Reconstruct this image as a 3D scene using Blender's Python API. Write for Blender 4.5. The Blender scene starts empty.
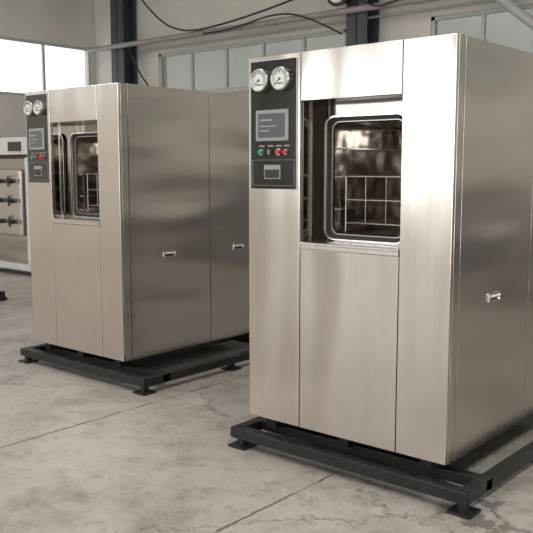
import bpy, bmesh, math, random
from mathutils import Vector, Matrix
random.seed(3)
S = bpy.context.scene
COL = S.collection

# ------------------------------------------------------------------ materials
def new_mat(name):
    m = bpy.data.materials.new(name); m.use_nodes = True
    nt = m.node_tree
    return m, nt, nt.nodes['Principled BSDF']
def mat(name, col, rough=0.5, metal=0.0, noise=0.06, nscale=6.0, emis=None, estr=0, bump=0.0, bscale=40, coat=0.0, alpha=None):
    m, nt, b = new_mat(name)
    b.inputs['Roughness'].default_value = rough
    b.inputs['Metallic'].default_value = metal
    b.inputs['Coat Weight'].default_value = coat
    tc = nt.nodes.new('ShaderNodeTexCoord')
    n = nt.nodes.new('ShaderNodeTexNoise'); n.inputs['Scale'].default_value = nscale; n.inputs['Detail'].default_value = 4
    nt.links.new(tc.outputs['Object'], n.inputs['Vector'])
    r = nt.nodes.new('ShaderNodeValToRGB')
    r.color_ramp.elements[0].position = 0.3; r.color_ramp.elements[1].position = 0.7
    r.color_ramp.elements[0].color = (*[c*(1-noise) for c in col], 1)
    r.color_ramp.elements[1].color = (*[min(1, c*(1+noise)) for c in col], 1)
    nt.links.new(n.outputs['Fac'], r.inputs['Fac'])
    nt.links.new(r.outputs['Color'], b.inputs['Base Color'])
    if emis:
        b.inputs['Emission Color'].default_value = (*emis, 1); b.inputs['Emission Strength'].default_value = estr
    if bump:
        n2 = nt.nodes.new('ShaderNodeTexNoise'); n2.inputs['Scale'].default_value = bscale; n2.inputs['Detail'].default_value = 5
        nt.links.new(tc.outputs['Object'], n2.inputs['Vector'])
        bp = nt.nodes.new('ShaderNodeBump'); bp.inputs['Strength'].default_value = bump; bp.inputs['Distance'].default_value = 0.01
        nt.links.new(n2.outputs['Fac'], bp.inputs['Height']); nt.links.new(bp.outputs['Normal'], b.inputs['Normal'])
    return m

def steel(name, col, rough, brush=(70, 70, 1.2), wave=0.5, wscale=(1.6,1.6,1.6), var=0.03, wdist=.05):
    m, nt, b = new_mat(name)
    b.inputs['Metallic'].default_value = 1.0
    tc = nt.nodes.new('ShaderNodeTexCoord')
    mp = nt.nodes.new('ShaderNodeMapping'); mp.inputs['Scale'].default_value = brush
    nt.links.new(tc.outputs['Object'], mp.inputs['Vector'])
    n = nt.nodes.new('ShaderNodeTexNoise'); n.inputs['Scale'].default_value = 1.0; n.inputs['Detail'].default_value = 3
    nt.links.new(mp.outputs['Vector'], n.inputs['Vector'])
    r = nt.nodes.new('ShaderNodeValToRGB')
    r.color_ramp.elements[0].position = 0.25; r.color_ramp.elements[1].position = 0.75
    r.color_ramp.elements[0].color = (*[c*(1-var) for c in col], 1)
    r.color_ramp.elements[1].color = (*[min(1, c*(1+var)) for c in col], 1)
    nt.links.new(n.outputs['Fac'], r.inputs['Fac']); nt.links.new(r.outputs['Color'], b.inputs['Base Color'])
    mr = nt.nodes.new('ShaderNodeMapRange')
    mr.inputs['To Min'].default_value = rough-0.02; mr.inputs['To Max'].default_value = rough+0.03
    nt.links.new(n.outputs['Fac'], mr.inputs['Value']); nt.links.new(mr.outputs['Result'], b.inputs['Roughness'])
    if wave:
        mp2 = nt.nodes.new('ShaderNodeMapping'); mp2.inputs['Scale'].default_value = wscale
        nt.links.new(tc.outputs['Object'], mp2.inputs['Vector'])
        n2 = nt.nodes.new('ShaderNodeTexNoise'); n2.inputs['Scale'].default_value = 1.0; n2.inputs['Detail'].default_value = 1
        nt.links.new(mp2.outputs['Vector'], n2.inputs['Vector'])
        bp = nt.nodes.new('ShaderNodeBump'); bp.inputs['Strength'].default_value = wave; bp.inputs['Distance'].default_value = wdist
        nt.links.new(n2.outputs['Fac'], bp.inputs['Height'])
        nt.links.new(bp.outputs['Normal'], b.inputs['Normal'])
    return m

M_steel = steel('brushed_steel_front', (0.655, 0.603, 0.55), 0.215, wave=0.6, wscale=(3.0, 3.0, .7))
M_side = steel('brushed_steel_side', (0.60, 0.56, 0.52), 0.20, brush=(1.2,1.2,90), wave=0.75, wscale=(.8,.6,2.4), var=.02, wdist=.055)
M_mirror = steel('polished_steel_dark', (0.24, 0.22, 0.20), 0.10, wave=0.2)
M_bright = steel('bright_steel', (0.70, 0.67, 0.64), 0.22, wave=0)
M_wire = steel('wire_steel', (0.50, 0.48, 0.46), 0.33, wave=0)
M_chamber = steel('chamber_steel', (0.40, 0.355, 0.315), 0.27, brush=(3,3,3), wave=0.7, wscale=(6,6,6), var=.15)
M_core = mat('cabinet_core_dark', (0.03, 0.028, 0.026), 0.6)
M_blackgloss = mat('black_acrylic', (0.020, 0.019, 0.017), 0.10, coat=0.5)
M_black = mat('black_plastic', (0.02, 0.02, 0.02), 0.4)
M_rubber = mat('cable_rubber', (0.025, 0.025, 0.025), 0.6)
M_frame = mat('black_painted_steel', (0.011, 0.011, 0.0115), 0.40, noise=0.6, nscale=22)
M_white = mat('dial_white', (0.74, 0.73, 0.69), 0.4)
M_ink = mat('dial_ink', (0.02, 0.02, 0.02), 0.5)
M_bezel = mat('screen_bezel_grey', (0.28, 0.28, 0.27), 0.35)
M_screen = mat('screen_glass', (0.07, 0.08, 0.08), 0.10, emis=(0.38,0.4,0.40), estr=0.08)
M_green = mat('button_green', (0.02, 0.30, 0.12), 0.3)
M_red = mat('button_red', (0.50, 0.03, 0.02), 0.3)
M_column = mat('column_blue_grey_paint', (0.042, 0.050, 0.060), 0.5, noise=0.2, nscale=3)
M_pipe = mat('painted_pipe', (0.30, 0.27, 0.25), 0.5, noise=0.15)
M_winframe = mat('window_frame_aluminium', (0.42, 0.42, 0.41), 0.45)
M_machine = mat('machine_white_paint', (0.54, 0.535, 0.52), 0.35)
M_grey = mat('reflection_cabinet_paint', (0.13, 0.13, 0.125), 0.45)
M_trim = mat('trim_paint', (0.36,0.34,0.30), 0.6)

def glass_mat(name, tint, haze):
    m, nt, b = new_mat(name)
    out = nt.nodes['Material Output']
    t = nt.nodes.new('ShaderNodeBsdfTransparent'); t.inputs['Color'].default_value = (*tint, 1)
    b.inputs['Base Color'].default_value = (.35, .35, .33, 1); b.inputs['Roughness'].default_value = .15
    tc = nt.nodes.new('ShaderNodeTexCoord')
    n = nt.nodes.new('ShaderNodeTexNoise'); n.inputs['Scale'].default_value = 1.5; n.inputs['Detail'].default_value = 6
    nt.links.new(tc.outputs['Object'], n.inputs['Vector'])
    mr = nt.nodes.new('ShaderNodeMapRange'); mr.inputs['To Min'].default_value = haze*.6; mr.inputs['To Max'].default_value = haze*1.4
    nt.links.new(n.outputs['Fac'], mr.inputs['Value'])
    mx = nt.nodes.new('ShaderNodeMixShader'); nt.links.new(mr.outputs['Result'], mx.inputs[0])
    nt.links.new(t.outputs[0], mx.inputs[1]); nt.links.new(b.outputs[0], mx.inputs[2]); nt.links.new(mx.outputs[0], out.inputs['Surface'])
    return m
M_dirty = glass_mat('dirty_window_glass', (.50, .505, .47), .3)
M_glass = glass_mat('window_glass', (.97, .98, .98), .04)

def wall_mat(name, col):
    m, nt, b = new_mat(name)
    b.inputs['Roughness'].default_value = 0.85
    tc = nt.nodes.new('ShaderNodeTexCoord')
    n = nt.nodes.new('ShaderNodeTexNoise'); n.inputs['Scale'].default_value = 0.9; n.inputs['Detail'].default_value = 8; n.inputs['Roughness'].default_value = 0.6
    nt.links.new(tc.outputs['Object'], n.inputs['Vector'])
    r = nt.nodes.new('ShaderNodeValToRGB')
    r.color_ramp.elements[0].position = 0.3; r.color_ramp.elements[1].position = 0.68
    r.color_ramp.elements[0].color = (*[c*0.82 for c in col], 1); r.color_ramp.elements[1].color = (*col, 1)
    nt.links.new(n.outputs['Fac'], r.inputs['Fac']); nt.links.new(r.outputs['Color'], b.inputs['Base Color'])
    n2 = nt.nodes.new('ShaderNodeTexNoise'); n2.inputs['Scale'].default_value = 25; n2.inputs['Detail'].default_value = 6
    nt.links.new(tc.outputs['Object'], n2.inputs['Vector'])
    bp = nt.nodes.new('ShaderNodeBump'); bp.inputs['Strength'].default_value = 0.25; bp.inputs['Distance'].default_value = 0.01
    nt.links.new(n2.outputs['Fac'], bp.inputs['Height']); nt.links.new(bp.outputs['Normal'], b.inputs['Normal'])
    return m
M_wall = wall_mat('cream_plaster', (0.66, 0.62, 0.555))
M_ceil = wall_mat('ceiling_paint', (0.40, 0.39, 0.37))

def floor_mat():
    m, nt, b = new_mat('worn_concrete')
    N = nt.nodes; L = nt.links
    geo = N.new('ShaderNodeNewGeometry')
    def noise(scale, detail=6, rough=0.6, vec=None):
        n = N.new('ShaderNodeTexNoise'); n.inputs['Scale'].default_value = scale; n.inputs['Detail'].default_value = detail
        n.inputs['Roughness'].default_value = rough
        L.new(vec or geo.outputs['Position'], n.inputs['Vector']); return n
    def ramp(src, p0, c0, p1, c1):
        r = N.new('ShaderNodeValToRGB'); r.color_ramp.elements[0].position = p0; r.color_ramp.elements[1].position = p1
        r.color_ramp.elements[0].color = (*c0, 1); r.color_ramp.elements[1].color = (*c1, 1)
        L.new(src, r.inputs['Fac']); return r
    def mul(a, bb, fac=1.0):
        x = N.new('ShaderNodeMix'); x.data_type = 'RGBA'; x.blend_type = 'MULTIPLY'; x.inputs[0].default_value = fac
        L.new(a, x.inputs[6]); L.new(bb, x.inputs[7]); return x.outputs[2]
    base = ramp(noise(0.7, 8).outputs['Fac'], 0.36, (0.335, 0.305, 0.27), 0.64, (0.47, 0.44, 0.395)).outputs['Color']
    st = ramp(noise(2.6, 10, 0.72).outputs['Fac'], 0.36, (0.70, 0.675, 0.64), 0.54, (1, 1, 1)).outputs['Color']
    c = mul(base, st)
    st2 = ramp(noise(9, 8, 0.7).outputs['Fac'], 0.34, (0.76, 0.73, 0.70), 0.48, (1, 1, 1)).outputs['Color']
    c = mul(c, st2)
    sp = ramp(noise(30, 5, 0.65).outputs['Fac'], 0.31, (0.42, 0.39, 0.36), 0.37, (1, 1, 1)).outputs['Color']
    c = mul(c, sp, 0.85)
    fine = ramp(noise(140, 3).outputs['Fac'], 0.3, (0.86, 0.86, 0.86), 0.7, (1.0, 1.0, 1.0)).outputs['Color']
    c = mul(c, fine)
    sep = N.new('ShaderNodeSeparateXYZ'); L.new(geo.outputs['Position'], sep.inputs[0])
    def math_(op, a, b2=None, c2=None):
        x = N.new('ShaderNodeMath'); x.operation = op
        for i, v in enumerate((a, b2, c2)):
            if v is None: continue
            if isinstance(v, (int, float)): x.inputs[i].default_value = v
            else: L.new(v, x.inputs[i])
        return x.outputs[0]
    wob = noise(3.0, 8, 0.75).outputs['Fac']; wob = math_('MULTIPLY', math_('SUBTRACT', wob, 0.5), 0.06)
    X = math_('ADD', sep.outputs['X'], wob)
    wob2 = math_('MULTIPLY', math_('SUBTRACT', noise(1.3, 10, 0.72).outputs['Fac'], 0.5), 0.8)
    px = math_('PINGPONG', math_('ADD', X, 3.69+15.5), 0.775)
    j1 = math_('LESS_THAN', px, 0.008)
    Y = math_('ADD', sep.outputs['Y'], wob2)
    py = math_('PINGPONG', math_('ADD', Y, 30-2.53), 2.0)
    j2 = math_('MULTIPLY', math_('LESS_THAN', py, 0.009), 0.9)
    nv = noise(1.6, 9, 0.7)
    vm = N.new('ShaderNodeVectorMath'); vm.operation = 'MULTIPLY_ADD'; L.new(nv.outputs['Color'], vm.inputs[0]); vm.inputs[1].default_value = (.9, .9, 0); L.new(geo.outputs['Position'], vm.inputs[2])
    vo = N.new('ShaderNodeTexVoronoi'); vo.feature = 'DISTANCE_TO_EDGE'; vo.inputs['Scale'].default_value = 0.45; L.new(vm.outputs[0], vo.inputs['Vector'])
    j3 = math_('MULTIPLY', math_('LESS_THAN', vo.outputs['Distance'], 0.003), 0.75)
    j = math_('MAXIMUM', math_('MAXIMUM', j1, j2), j3)
    keep = math_('GREATER_THAN', noise(4.0, 5).outputs['Fac'], 0.45)
    j = math_('MULTIPLY', j, math_('ADD', math_('MULTIPLY', keep, 0.4), 0.45))
    dk = N.new('ShaderNodeMix'); dk.data_type = 'RGBA'; L.new(j, dk.inputs[0]); L.new(c, dk.inputs[6]); dk.inputs[7].default_value = (0.08, 0.07, 0.06, 1)
    L.new(dk.outputs[2], b.inputs['Base Color'])
    rr = N.new('ShaderNodeMapRange'); L.new(noise(2.2, 6).outputs['Fac'], rr.inputs['Value']); rr.inputs['To Min'].default_value = 0.25; rr.inputs['To Max'].default_value = 0.60
    L.new(rr.outputs['Result'], b.inputs['Roughness'])
    bp = N.new('ShaderNodeBump'); bp.inputs['Strength'].default_value = 0.15; bp.inputs['Distance'].default_value = 0.004
    L.new(noise(60, 6).outputs['Fac'], bp.inputs['Height']); L.new(bp.outputs['Normal'], b.inputs['Normal'])
    return m
M_floor = floor_mat()

# ------------------------------------------------------------------ mesh helpers
def link(o, parent=None):
    COL.objects.link(o)
    if parent: o.parent = parent
    return o
def finish(bm, name, m, parent=None, smooth=False, bevel=0.0):
    bmesh.ops.recalc_face_normals(bm, faces=bm.faces)
    me = bpy.data.meshes.new(name); bm.to_mesh(me); bm.free()
    me.materials.append(m)
    o = bpy.data.objects.new(name, me); link(o, parent)
    if smooth:
        for p in me.polygons: p.use_smooth = True
    if bevel:
        md = o.modifiers.new('bevel', 'BEVEL'); md.width = bevel; md.segments = 2; md.limit_method = 'ANGLE'
    return o
def add_box(bm, x0, x1, y0, y1, z0, z1):
    vs = [bm.verts.new(p) for p in ((x0,y0,z0),(x1,y0,z0),(x1,y1,z0),(x0,y1,z0),(x0,y0,z1),(x1,y0,z1),(x1,y1,z1),(x0,y1,z1))]
    for f in ((0,1,2,3),(4,5,6,7),(0,1,5,4),(1,2,6,5),(2,3,7,6),(3,0,4,7)):
        bm.faces.new([vs[i] for i in f])
def box(name, x0, x1, y0, y1, z0, z1, m, parent=None, bevel=0.0):
    bm = bmesh.new(); add_box(bm, x0, x1, y0, y1, z0, z1)
    return finish(bm, name, m, parent, bevel=bevel)
def boxes(name, lst, m, parent=None, bevel=0.0):
    bm = bmesh.new()
    for b in lst: add_box(bm, *b)
    return finish(bm, name, m, parent, bevel=bevel)
def add_cyl(bm, a, b, r, n=16, r2=None):
    a = Vector(a); b = Vector(b); d = b-a
    q = d.to_track_quat('Z', 'Y').to_matrix().to_4x4()
    mt = Matrix.Translation((a+b)/2) @ q
    bmesh.ops.create_cone(bm, cap_ends=True, segments=n, radius1=r, radius2=r if r2 is None else r2, depth=d.length, matrix=mt)
def cyl(name, a, b, r, m, parent=None, n=24, r2=None, bevel=0.0):
    bm = bmesh.new(); add_cyl(bm, a, b, r, n, r2)
    return finish(bm, name, m, parent, bevel=bevel)
def rr(x0, x1, z0, z1, r, n=8):
    pts = []
    for cx, cz, a0 in ((x1-r, z1-r, 0), (x0+r, z1-r, 90), (x0+r, z0+r, 180), (x1-r, z0+r, 270)):
        for i in range(n+1):
            a = math.radians(a0 + 90*i/n); pts.append((cx+r*math.cos(a), cz+r*math.sin(a)))
    return pts
def loops(name, lst, m, parent=None, close=False, cap_last=False, smooth=False):
    bm = bmesh.new(); L = []
    for pts, y in lst: L.append([bm.verts.new((p[0], y, p[1])) for p in pts])
    pairs = list(zip(L[:-1], L[1:]))
    if close: pairs.append((L[-1], L[0]))
    for A, B in pairs:
        k = len(A)
        for i in range(k):
            j = (i+1) % k
            bm.faces.new((A[i], A[j], B[j], B[i]))
    if cap_last: bm.faces.new(L[-1])
    return finish(bm, name, m, parent, smooth=smooth)
def tube(name, pts, r, m, parent=None, kind='POLY'):
    cu = bpy.data.curves.new(name, 'CURVE'); cu.dimensions = '3D'; cu.bevel_depth = r; cu.bevel_resolution = 3
    sp = cu.splines.new('NURBS' if kind == 'NURBS' else 'POLY'); sp.points.add(len(pts)-1)
    for i, p in enumerate(pts): sp.points[i].co = (*p, 1)
    if kind == 'NURBS': sp.use_endpoint_u = True; sp.order_u = 3; sp.resolution_u = 12
    cu.materials.append(m); cu.use_fill_caps = True
    o = bpy.data.objects.new(name, cu); return link(o, parent)
def empty(name, loc):
    e = bpy.data.objects.new(name, None); e.empty_display_size = 0.2; e.location = loc; return link(e)

# ------------------------------------------------------------------ sterilizer
ZB, ZT = 0.16, 2.01
def sterilizer(loc, a, b, c, D, fx0, fx1, fy0):
    e = empty('steam_sterilizer', loc)
    W = a+b+c; g = 0.0024; t = 0.02
    k = a/0.334
    z0w, z1w = 1.10, 1.78
    boxes('inner_body', [(0.006, a-0.003, t-.003, D-.006, ZB+.004, ZT-.006),
                         (W-c+0.003, W-.006, t-.003, D-.006, ZB+.004, ZT-.006),
                         (a-.002, W-c+.002, t-.003, D-.006, ZB+.004, z0w-.02),
                         (a-.002, W-c+.002, t-.003, D-.006, z1w+.02, ZT-.006)], M_core, e)
    box('front_panel_control_column', 0, a-g, 0, t, ZB, ZT, M_steel, e, .003)
    box('front_panel_plain_column', W-c+g, W, 0, t, ZB, ZT, M_steel, e, .003)
    box('front_panel_below_window', a+g, W-c-g, .001, t, ZB, z0w-.034, M_steel, e, .002)
    box('front_panel_above_window', a+g, W-c-g, .001, t, z1w, ZT, M_steel, e, .002)
    boxes('window_sill', [(a+.002, W-c-.002, -.004, .15, z0w-.012, z0w), (a+.002, W-c-.002, -.004, .018, z0w-.032, z0w-.012)], M_bright, e, .002)
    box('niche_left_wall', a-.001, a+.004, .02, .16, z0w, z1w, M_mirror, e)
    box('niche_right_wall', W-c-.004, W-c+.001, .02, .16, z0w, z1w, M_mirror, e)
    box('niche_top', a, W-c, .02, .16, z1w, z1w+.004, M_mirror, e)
    box('niche_edge_strip', a+.004, a+.009, .07, .085, z0w, z1w, M_bright, e)
    x0, x1 = a+.055*k, W-c-.055*k
    zc0, zc1 = z0w+.012, z1w-.075
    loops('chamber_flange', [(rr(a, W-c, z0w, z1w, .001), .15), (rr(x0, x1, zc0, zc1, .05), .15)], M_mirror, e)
    loops('chamber_rim', [(rr(x0-.008, x1+.008, zc0-.006, zc1+.008, .056), .15), (rr(x0-.007, x1+.007, zc0-.005, zc1+.007, .055), .132),
                          (rr(x0+.001, x1-.001, zc0+.001, zc1-.001, .05), .132), (rr(x0+.003, x1-.003, zc0+.003, zc1-.003, .048), .17)], M_bright, e)
    loops('door_gasket', [(rr(x0+.003, x1-.003, zc0+.003, zc1-.003, .048), .165), (rr(x0+.018, x1-.018, zc0+.018, zc1-.018, .044), .165)], M_core, e)
    loops('chamber_inner_lip', [(rr(x0+.018, x1-.018, zc0+.018, zc1-.018, .044), .165), (rr(x0+.020, x1-.020, zc0+.020, zc1-.020, .04), .158),
                          (rr(x0+.024, x1-.024, zc0+.024, zc1-.024, .04), .158), (rr(x0+.028, x1-.028, zc0+.028, zc1-.028, .04), .19)], M_wire, e)
    ch = [(rr(x0+.03, x1-.03, zc0+.03, zc1-.03, .04), .17)]
    for i in range(1, 9): ch.append((rr(x0+.03, x1-.03, zc0+.03, zc1-.03, .04), .17+i*.115))
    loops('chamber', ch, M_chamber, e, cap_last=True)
    ribs = []
    for zz in (zc0+.14, zc0+.30, zc0+.44):
        ribs += [(x0+.03, x0+.05, .2, 1.05, zz, zz+.008), (x1-.05, x1-.03, .2, 1.05, zz, zz+.008)]
    boxes('chamber_rails', ribs, M_wire, e)
    bm = bmesh.new()
    sx0, sx1 = x0+.05, x1-.05
    for zz in (zc0+.075, zc0+.19, zc0+.305):
        for yy in (.24, .98): add_cyl(bm, (sx0, yy, zz), (sx1, yy, zz), .003, 8)
        for xx in (sx0, sx1): add_cyl(bm, (xx, .24, zz), (xx, .98, zz), .003, 8)
    for i in range(13):
        xx = sx0+(sx1-sx0)*i/12
        add_cyl(bm, (xx, .24, zc0+.075), (xx, .98, zc0+.075), .0018, 6)
        add_cyl(bm, (xx, .24, zc0+.305), (xx, .98, zc0+.305), .0016, 6)
        if i % 4 == 0: add_cyl(bm, (xx, .24, zc0+.075), (xx, .24, zc0+.305), .0018, 6)
        if i % 4 == 0: add_cyl(bm, (xx, .98, zc0+.075), (xx, .98, zc0+.305), .0018, 6)
    for (xx, yy) in ((sx0, .24), (sx1, .24), (sx0, .98), (sx1, .98)):
        add_cyl(bm, (xx, yy, zc0+.03), (xx, yy, zc0+.305), .004, 8)
    finish(bm, 'wire_loading_basket', M_wire, e)
    box('side_edge_strip', W-.004, W+.002, .0205, .074, ZB, ZT, M_side, e, .001)
    box('side_panel_front', W-.004, W+.002, .079, .837, ZB, ZT, M_side, e, .001)
    box('side_panel_rear', W-.004, W+.002, .842, D, ZB, ZT, M_side, e, .001)
    box('side_panel_far', -.002, .004, .021, D, ZB, ZT, M_side, e, .001)
    box('top_panel', 0, W, .021, D, ZT-.004, ZT, M_steel, e)
    box('rear_panel', .001, W-.001, D-.004, D, ZB, ZT, M_steel, e)
    box('bottom_panel', .004, W-.004, .021, D-.006, ZB+.0005, ZB+.005, M_core, e)
    for yy in (.43, 1.15):
        o = loops('side_handle_bezel', [(rr(yy-.062, yy+.062, .836, .884, .006, 3), 0),
                                    (rr(yy-.060, yy+.060, .838, .882, .006, 3), -.009),
                                    (rr(yy-.050, yy+.050, .846, .874, .004, 3), -.009),
                                    (rr(yy-.046, yy+.046, .850, .870, .004, 3), -.001)], M_bright, e, cap_last=True)
        o.rotation_euler = (0, 0, math.radians(90)); o.location = (W+.0025, 0, 0)
        box('side_handle_grip', W+.003, W+.016, yy-.048, yy+.048, .862, .873, M_white, e, .002)
        box('side_handle_shadow_slot', W+.002, W+.0045, yy-.043, yy+.043, .850, .862, M_mirror, e)
    # ---------------- control panel
    px0, px1 = .020*k, a-.020*k
    box('control_panel', px0, px1, -.005, 0.001, 1.355, 1.985, M_blackgloss, e, .0015)
    loops('control_panel_trim', [(rr(px0-.002, px1+.002, 1.353, 1.987, .004, 3), 0), (rr(px0-.002, px1+.002, 1.353, 1.987, .004, 3), -.006),
                                 (rr(px0+.001, px1-.001, 1.356, 1.984, .004, 3), -.006), (rr(px0+.001, px1-.001, 1.356, 1.984, .004, 3), 0)], M_wire, e)
    for gx in (.098*k, .232*k):
        gz = 1.889; R = .056*min(1, k+.03)
        bm = bmesh.new()
        add_cyl(bm, (gx, -.004, gz), (gx, -.034, gz), R*.97, 40)
        finish(bm, 'gauge_case', M_bright, e, bevel=.003)
        bm = bmesh.new()
        prof = [(R*.80, -.034), (R*.84, -.041), (R*.95, -.041), (R*1.02, -.034), (R*1.02, -.026)]
        n = 40; rings = []
        for rad, y in prof:
            rings.append([bm.verts.new((gx+rad*math.cos(2*math.pi*i/n), y, gz+rad*math.sin(2*math.pi*i/n))) for i in range(n)])
        for A, B in zip(rings[:-1], rings[1:]):
            for i in range(n): bm.faces.new((A[i], A[(i+1) % n], B[(i+1) % n], B[i]))
        finish(bm, 'gauge_bezel', M_wire, e, smooth=True)
        cyl('gauge_dial', (gx, -.033, gz), (gx, -.0355, gz), R*.83, M_white, e, 40)
        bm = bmesh.new()
        for i in range(19):
            an = math.radians(225 - i*15)
            ca, sa = math.cos(an), math.sin(an)
            ln = .24 if i % 3 == 0 else .14
            add_cyl(bm, (gx+ca*R*.74, -.036, gz+sa*R*.74), (gx+ca*R*(.74-ln), -.036, gz+sa*R*(.74-ln)), .0018, 5)
        an = math.radians(215)
        add_cyl(bm, (gx, -.037, gz), (gx+math.cos(an)*R*.6, -.037, gz+math.sin(an)*R*.6), .0026, 6, .0008)
        add_cyl(bm, (gx, -.0355, gz), (gx, -.0385, gz), .006, 12)
        add_box(bm, gx-R*.25, gx+R*.25, -.0362, -.0355, gz-R*.45, gz-R*.34)
        finish(bm, 'gauge_scale_and_needle', M_ink, e)
    box('touch_screen_bezel', .060*k, .268*k, -.016, -.004, 1.592, 1.745, M_bezel, e, .004)
    box('touch_screen_glass', .078*k, .250*k, -.0175, -.0155, 1.610, 1.727, M_screen, e, .001)
    boxes('screen_readout', [(.09*k, .17*k, -.0182, -.0174, 1.69, 1.700), (.09*k, .2*k, -.0182, -.0174, 1.662, 1.668), (.09*k, .15*k, -.0182, -.0174, 1.64, 1.646)], M_bezel, e)
    for sx, mm, rad in ((.092, M_green, .012), (.205, M_red, .013), (.250, M_red, .010)):
        bm = bmesh.new(); add_cyl(bm, (sx*k, -.004, 1.538), (sx*k, -.010, 1.538), rad*1.3, 24); finish(bm, 'button_collar', M_bright, e)
        cyl('push_button', (sx*k, -.009, 1.538), (sx*k, -.024, 1.538), rad, mm, e, 24, bevel=.002)
    cyl('selector_base', (.150*k, -.004, 1.538), (.150*k, -.014, 1.538), .015, M_black, e, 24)
    box('selector_lever', .147*k, .153*k, -.026, -.012, 1.526, 1.550, M_bezel, e, .002)
    boxes('button_labels', [((s-.018)*k, (s+.018)*k, -.0062, -.0048, 1.565, 1.572) for s in (.092, .150, .205, .255)], M_bezel, e)
    loops('card_frame', [(rr(px0+.012, px1-.012, 1.372, 1.50, .004, 3), -.005), (rr(px0+.012, px1-.012, 1.372, 1.50, .004, 3), -.0075),
                         (rr(px0+.0135, px1-.0135, 1.3735, 1.4985, .004, 3), -.0075), (rr(px0+.0135, px1-.0135, 1.3735, 1.4985, .004, 3), -.005)], M_bezel, e)
    box('printer_slot', .11*k, .215*k, -.009, -.004, 1.405, 1.475, M_bezel, e, .001)
    box('printer_slot_opening', .116*k, .209*k, -.010, -.0085, 1.410, 1.452, M_black, e)
    # ---------------- base frame
    fy1 = D+.10
    zt = .10; zl = .045
    def chan_x(y0, y1, x0_, x1_, z0_, z1_):
        return [(x0_, x1_, y0, y1, z1_-.006, z1_), (x0_, x1_, y0, y1, z0_, z0_+.006), (x0_, x1_, y0+.0, y0+.008, z0_+.005, z1_-.005)]
    lst = []
    lst += chan_x(fy0, fy0+.06, fx0, fx1, zl, zt)
    lst += [(fx0, fx1, fy1-.06, fy1, zl, zt)]
    lst += [(fx1-.055, fx1, fy0+.001, fy1, zl, zt-.001), (fx0, fx0+.055, fy0+.001, fy1, zl, zt-.001)]
    boxes('base_frame_outer_rails', lst, M_frame, e, .002)
    xs = (.12, W*.5, W-.12)
    boxes('base_frame_support_beams', [(fx0, fx1, .10, .16, .05, zt+.001), (fx0, fx1, D-.2, D-.14, .05, zt+.001)] +
          [(x-.03, x+.03, .04, D-.03, zt, ZB) for x in xs] , M_frame, e, .002)
    ft = []
    for fx in (fx0+.06, fx1-.03):
        for fy in (fy0+.03, (fy0+fy1)/2, fy1-.03):
            ft += [(fx-.055, fx+.055, fy-.055, fy+.055, 0, .012), (fx-.02, fx+.02, fy-.02, fy+.02, .01, .05)]
    boxes('base_frame_feet', ft, M_frame, e, .001)
    ld = bpy.data.lights.new('chamber_fill_light', 'POINT'); ld.energy = 0.5; ld.color = (1, .95, .90); ld.shadow_soft_size = .06  # fill light added to brighten the chamber interior, no fixture there
    lo = bpy.data.objects.new('chamber_fill_light', ld); lo.location = ((x0+x1)/2, .6, zc1-.09); link(lo, e)
    return e

c1 = sterilizer((-2.738, 3.077, 0), .334, .560, .256, 1.50, -.06, 1.30, -.085)
c2 = sterilizer((-5.212, 3.390, 0), .300, .535, .225, 1.55, -.075, 1.345, -.07)

# ------------------------------------------------------------------ room shell
XL, XR, YF, YB, H = -12.5, 7.0, -8.5, 9.7, 5.6
box('floor', XL-.2, XR+.2, YF-.2, YB+.2, -.15, 0, M_floor)
box('ceiling', XL-.2, XR+.2, YF-.2, YB+.2, H, H+.15, M_ceil)
def wall_with_holes(name, axis, pos, lo, hi, holes, thick=.2, m=M_wall, sign=1):
    bm = bmesh.new()
    p0, p1 = (pos, pos+thick*sign) if sign > 0 else (pos-thick, pos)
    def bx(a, b, z0, z1):
        if b-a < 1e-4 or z1-z0 < 1e-4: return
        if axis == 'y': add_box(bm, a, b, p0, p1, z0, z1)
        else: add_box(bm, p0, p1, a, b, z0, z1)
    cur = lo
    for (a, b, z0, z1) in sorted(holes):
        bx(cur, a, 0, H); bx(a, b, 0, z0); bx(a, b, z1, H); cur = b
    bx(cur, hi, 0, H)
    return finish(bm, name, m)
wn = [0]
def window(axis, pos, a, b, z0, z1, nx, nz=1, fr=.05, depth=.06, glass=None):
    wn[0] += 1
    lst = []
    def bx(u0, u1, w0, w1, d=depth, tgt=None):
        tgt = lst if tgt is None else tgt
        if axis == 'y': tgt.append((u0, u1, pos-d/2, pos+d/2, w0, w1))
        else: tgt.append((pos-d/2, pos+d/2, u0, u1, w0, w1))
    bx(a, b, z0, z0+fr); bx(a, b, z1-fr, z1); bx(a, a+fr, z0, z1); bx(b-fr, b, z0, z1)
    for i in range(1, nx):
        u = a+(b-a)*i/nx; bx(u-fr*.45, u+fr*.45, z0, z1, depth*.8)
    for i in range(1, nz):
        w = z0+(z1-z0)*i/nz; bx(a, b, w-fr*.35, w+fr*.35, depth*.7)
    e = empty('window_%d' % wn[0], (0, 0, 0))
    boxes('window_frame', lst, M_winframe, e)
    if glass:
        gl = []; bx(a+.01, b-.01, z0+.01, z1-.01, .004, gl)
        boxes('window_pane', gl, glass, e)
    return e
back_w = [(-10.75, -6.75, 2.72, 3.45), (-5.40, -1.75, 2.72, 3.45), (-.4, 3.6, 2.72, 3.45)]
wall_with_holes('wall_back', 'y', YB, XL-.2, XR+.2, back_w)
for (a, b, z0, z1) in back_w: window('y', YB+.05, a, b, z0, z1, 5, glass=M_dirty)
left_w = [(-6, -2.5, 2.75, 3.67), (-1.5, 2, 2.75, 3.67), (5.5, 9.58, 2.72, 3.70)]
wall_with_holes('wall_left', 'x', XL, YF-.2, YB+.0, left_w, sign=-1)
for (a, b, z0, z1) in left_w: window('x', XL-.04, a, b, z0, z1, 4, glass=M_glass)
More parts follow.
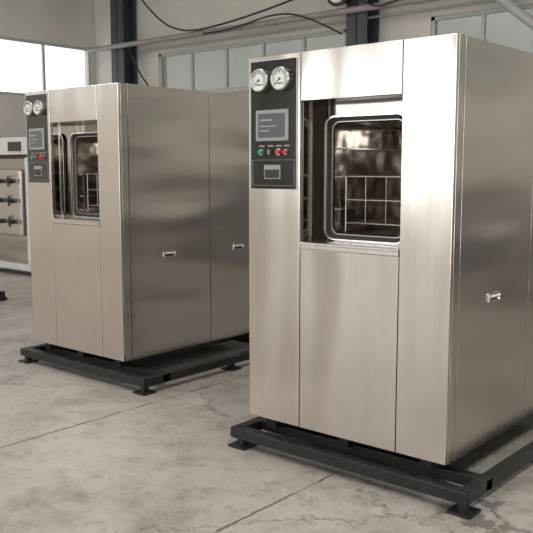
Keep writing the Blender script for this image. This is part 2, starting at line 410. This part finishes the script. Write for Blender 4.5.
right_w = [(-6, -2, 1.2, 3.6), (.5, 4.5, 1.2, 3.6)]
wall_with_holes('wall_right', 'x', XR, YF-.2, YB, right_w)
for (a, b, z0, z1) in right_w: window('x', XR+.08, a, b, z0, z1, 4, 2)
front_w = [(-11.2, -7.6, 1.2, 3.8), (-6, -2.2, 1.2, 3.8), (-.5, 4.0, .0, 4.0)]
wall_with_holes('wall_front', 'y', YF, XL, XR, front_w, sign=-1)
for (a, b, z0, z1) in front_w: window('y', YF-.08, a, b, z0, z1, 4, 2)
box('trim_1', XL+.001, XR, YB-.03, YB-.001, 2.64, 2.70, M_trim)

def ibeam(name, x, y, w=.30, d=.30, h=H):
    return boxes(name, [(x-w/2, x+w/2, y-d/2, y-d/2+.018, 0, h), (x-w/2, x+w/2, y+d/2-.018, y+d/2, 0, h), (x-.007, x+.007, y-d/2, y+d/2, 0, h),
                        (x-w/2-.04, x+w/2+.04, y-d/2-.04, y+d/2+.02, 0, .02)], M_column)
for i in range(4):
    ibeam('steel_column', -11.45+5.1*i, YB-.19, .34, .30)
tube('wall_pipe', [(XL+.3, 9.30, 3.60), (XR-.3, 9.30, 3.60)], .045, M_pipe)
tube('wall_pipe', [(-11.2, 9.60, 3.53), (-1.0, 9.60, 3.53)], .02, M_winframe)
tube('diagonal_brace_pipe', [(-5.0, 9.42, 4.05), (-3.2, 9.42, 2.6)], .06, M_winframe)
tube('hanging_cable', [(-10.9, 9.2, 4.6), (-10.3, 9.2, 3.95), (-9.6, 9.2, 3.62), (-8.7, 9.2, 3.66), (-7.6, 9.2, 3.80), (-6.8, 9.2, 3.95), (-6.5, 9.25, 4.1)], .015, M_rubber, kind='NURBS')
tube('hanging_cable', [(-6.55, 9.3, 3.3), (-7.0, 9.25, 3.55), (-7.6, 9.2, 3.72), (-8.6, 9.2, 3.55), (-9.2, 9.25, 3.58)], .013, M_rubber, kind='NURBS')
tube('hanging_cable', [(-11.2, 9.4, 3.6), (-11.0, 9.4, 3.2), (-10.7, 9.5, 2.8), (-10.5, 9.55, 2.5)], .014, M_rubber, kind='NURBS')
tube('hanging_cable', [(-6.35, 9.25, 3.8), (-6.0, 9.2, 3.55), (-5.6, 9.2, 3.62), (-5.0, 9.25, 3.75), (-4.6, 9.3, 4.0)], .012, M_rubber, kind='NURBS')
e = empty('wall_lamp', (-6.55, 9.25, 3.86))
cyl('lamp_housing', (0, .1, 0), (0, -.08, -.02), .15, M_black, e, 32, .19)
cyl('lamp_lens', (0, -.081, -.02), (0, -.095, -.022), .14, M_white, e, 32)
box('lamp_bracket', .0, .16, .05, .12, -.03, .03, M_black, e)

# ------------------------------------------------------------------ distant machine (left)
e = empty('autoclave_machine', (-10.9, 6.05, 0))
W3 = 1.75
box('machine_top_box', 0, W3, -.02, 1.2, 1.64, 1.87, M_machine, e, .01)
box('machine_top_shadow_gap', .02, W3-.02, 0, 1.2, 1.60, 1.64, M_black, e)
box('machine_body', .02, W3-.02, .06, 1.2, .16, 1.60, M_side, e, .01)
box('machine_side_post', W3-.16, W3, -.04, .06, .12, 1.60, M_machine, e, .01)
boxes('machine_base', [(0, W3, 0, 1.2, .08, .16), (.05, .15, .02, 1.15, 0, .08), (W3-.15, W3-.05, .02, 1.15, 0, .08), (.05, W3-.05, .3, .4, 0, .08)], M_machine, e, .005)
box('machine_door', .75, 1.50, -.06, .06, .55, 1.45, M_bright, e, .03)
boxes('door_clamp_bars', [(.80, 1.5, -.10, -.06, .72, .78), (.80, 1.5, -.10, -.06, 1.0, 1.06), (.80, 1.5, -.10, -.06, 1.26, 1.32)], M_wire, e, .005)
bm = bmesh.new()
for zz in (.75, 1.03, 1.29):
    for xx in (1.12, 1.38):
        add_cyl(bm, (xx, -.10, zz), (xx, -.17, zz), .032, 16)
        add_cyl(bm, (xx, -.16, zz-.07), (xx, -.16, zz+.07), .014, 8)
finish(bm, 'door_clamp_knobs', M_black, e)
box('machine_display', 1.2, 1.5, -.035, -.015, 1.69, 1.81, M_blackgloss, e)
tube('machine_cable', [(1.62, .3, 1.87), (1.60, .3, 2.02), (1.50, .3, 2.08), (1.42, .3, 2.0), (1.40, .3, 1.86)], .014, M_rubber, e, 'NURBS')
boxes('steel_beam', [(-9.6, -7.9, 4.72, 4.80, .03, .10), (-8.02, -7.90, 4.70, 4.82, 0, .035), (-9.6, -9.48, 4.70, 4.82, 0, .035)], M_frame, bevel=.003)

# unseen cabinets added by the back-right wall to darken the steel's reflections
def reflection_locker(x, w, h):
    e = empty('reflection_cabinet', (x, 8.7, 0))
    box('cabinet_body', 0, w, 0, .6, .06, h, M_grey, e, .01)
    boxes('cabinet_doors', [(.02, w/2-.005, -.02, 0, .1, h-.03), (w/2+.005, w-.02, -.02, 0, .1, h-.03)], M_grey, e, .004)
    boxes('cabinet_handles', [(w/2-.05, w/2-.035, -.05, -.02, h*.5, h*.5+.15), (w/2+.035, w/2+.05, -.05, -.02, h*.5, h*.5+.15)], M_bright, e)
    box('cabinet_plinth', .02, w-.02, .02, .58, 0, .06, M_black, e)
for i, (x, h) in enumerate(((-1.2, 1.9), (1.0, 1.2), (2.6, 1.1), (4.2, 2.1))): reflection_locker(x, 1.3, h)

# ------------------------------------------------------------------ lights
w = bpy.data.worlds.new('overcast_sky'); S.world = w; w.use_nodes = True
bg = w.node_tree.nodes['Background']; bg.inputs['Color'].default_value = (0.94, 0.975, 1.0, 1); bg.inputs['Strength'].default_value = 1.5
def area(name, loc, rot, sx, sy, en, col=(1, .985, .965)):
    ld = bpy.data.lights.new(name, 'AREA'); ld.shape = 'RECTANGLE'; ld.size = sx; ld.size_y = sy; ld.energy = en; ld.color = col
    o = bpy.data.objects.new(name, ld); o.location = loc; o.rotation_euler = rot; return link(o)
for i, x in enumerate((-9.5, -4.0, 1.5)):
    area('ceiling_fill_light', (x, 0.0 if i != 2 else 2.5, H-.05), (0, 0, 0), 1.2, 9, (230, 160, 210)[i])  # added overhead fill
for (a, b, z0, z1) in front_w:
    area('window_daylight', ((a+b)/2, YF-.25, (z0+z1)/2), (math.radians(90), 0, 0), b-a, z1-z0, 95, (.95, .98, 1))
for (a, b, z0, z1) in right_w:
    area('window_daylight', (XR+.25, (a+b)/2, (z0+z1)/2), (0, math.radians(90), 0), z1-z0, b-a, 120, (.95, .98, 1))

# ------------------------------------------------------------------ camera
cd = bpy.data.cameras.new('camera'); cd.lens = 798/533*36; cd.sensor_width = 36; cd.clip_end = 200
cam = bpy.data.objects.new('camera', cd); cam.location = (0, 0, 1.457)
cam.rotation_euler = (math.radians(83.0), 0, math.radians(40.4)); link(cam)
S.camera = cam
S.view_settings.view_transform = 'Standard'
S.view_settings.exposure = 0.42
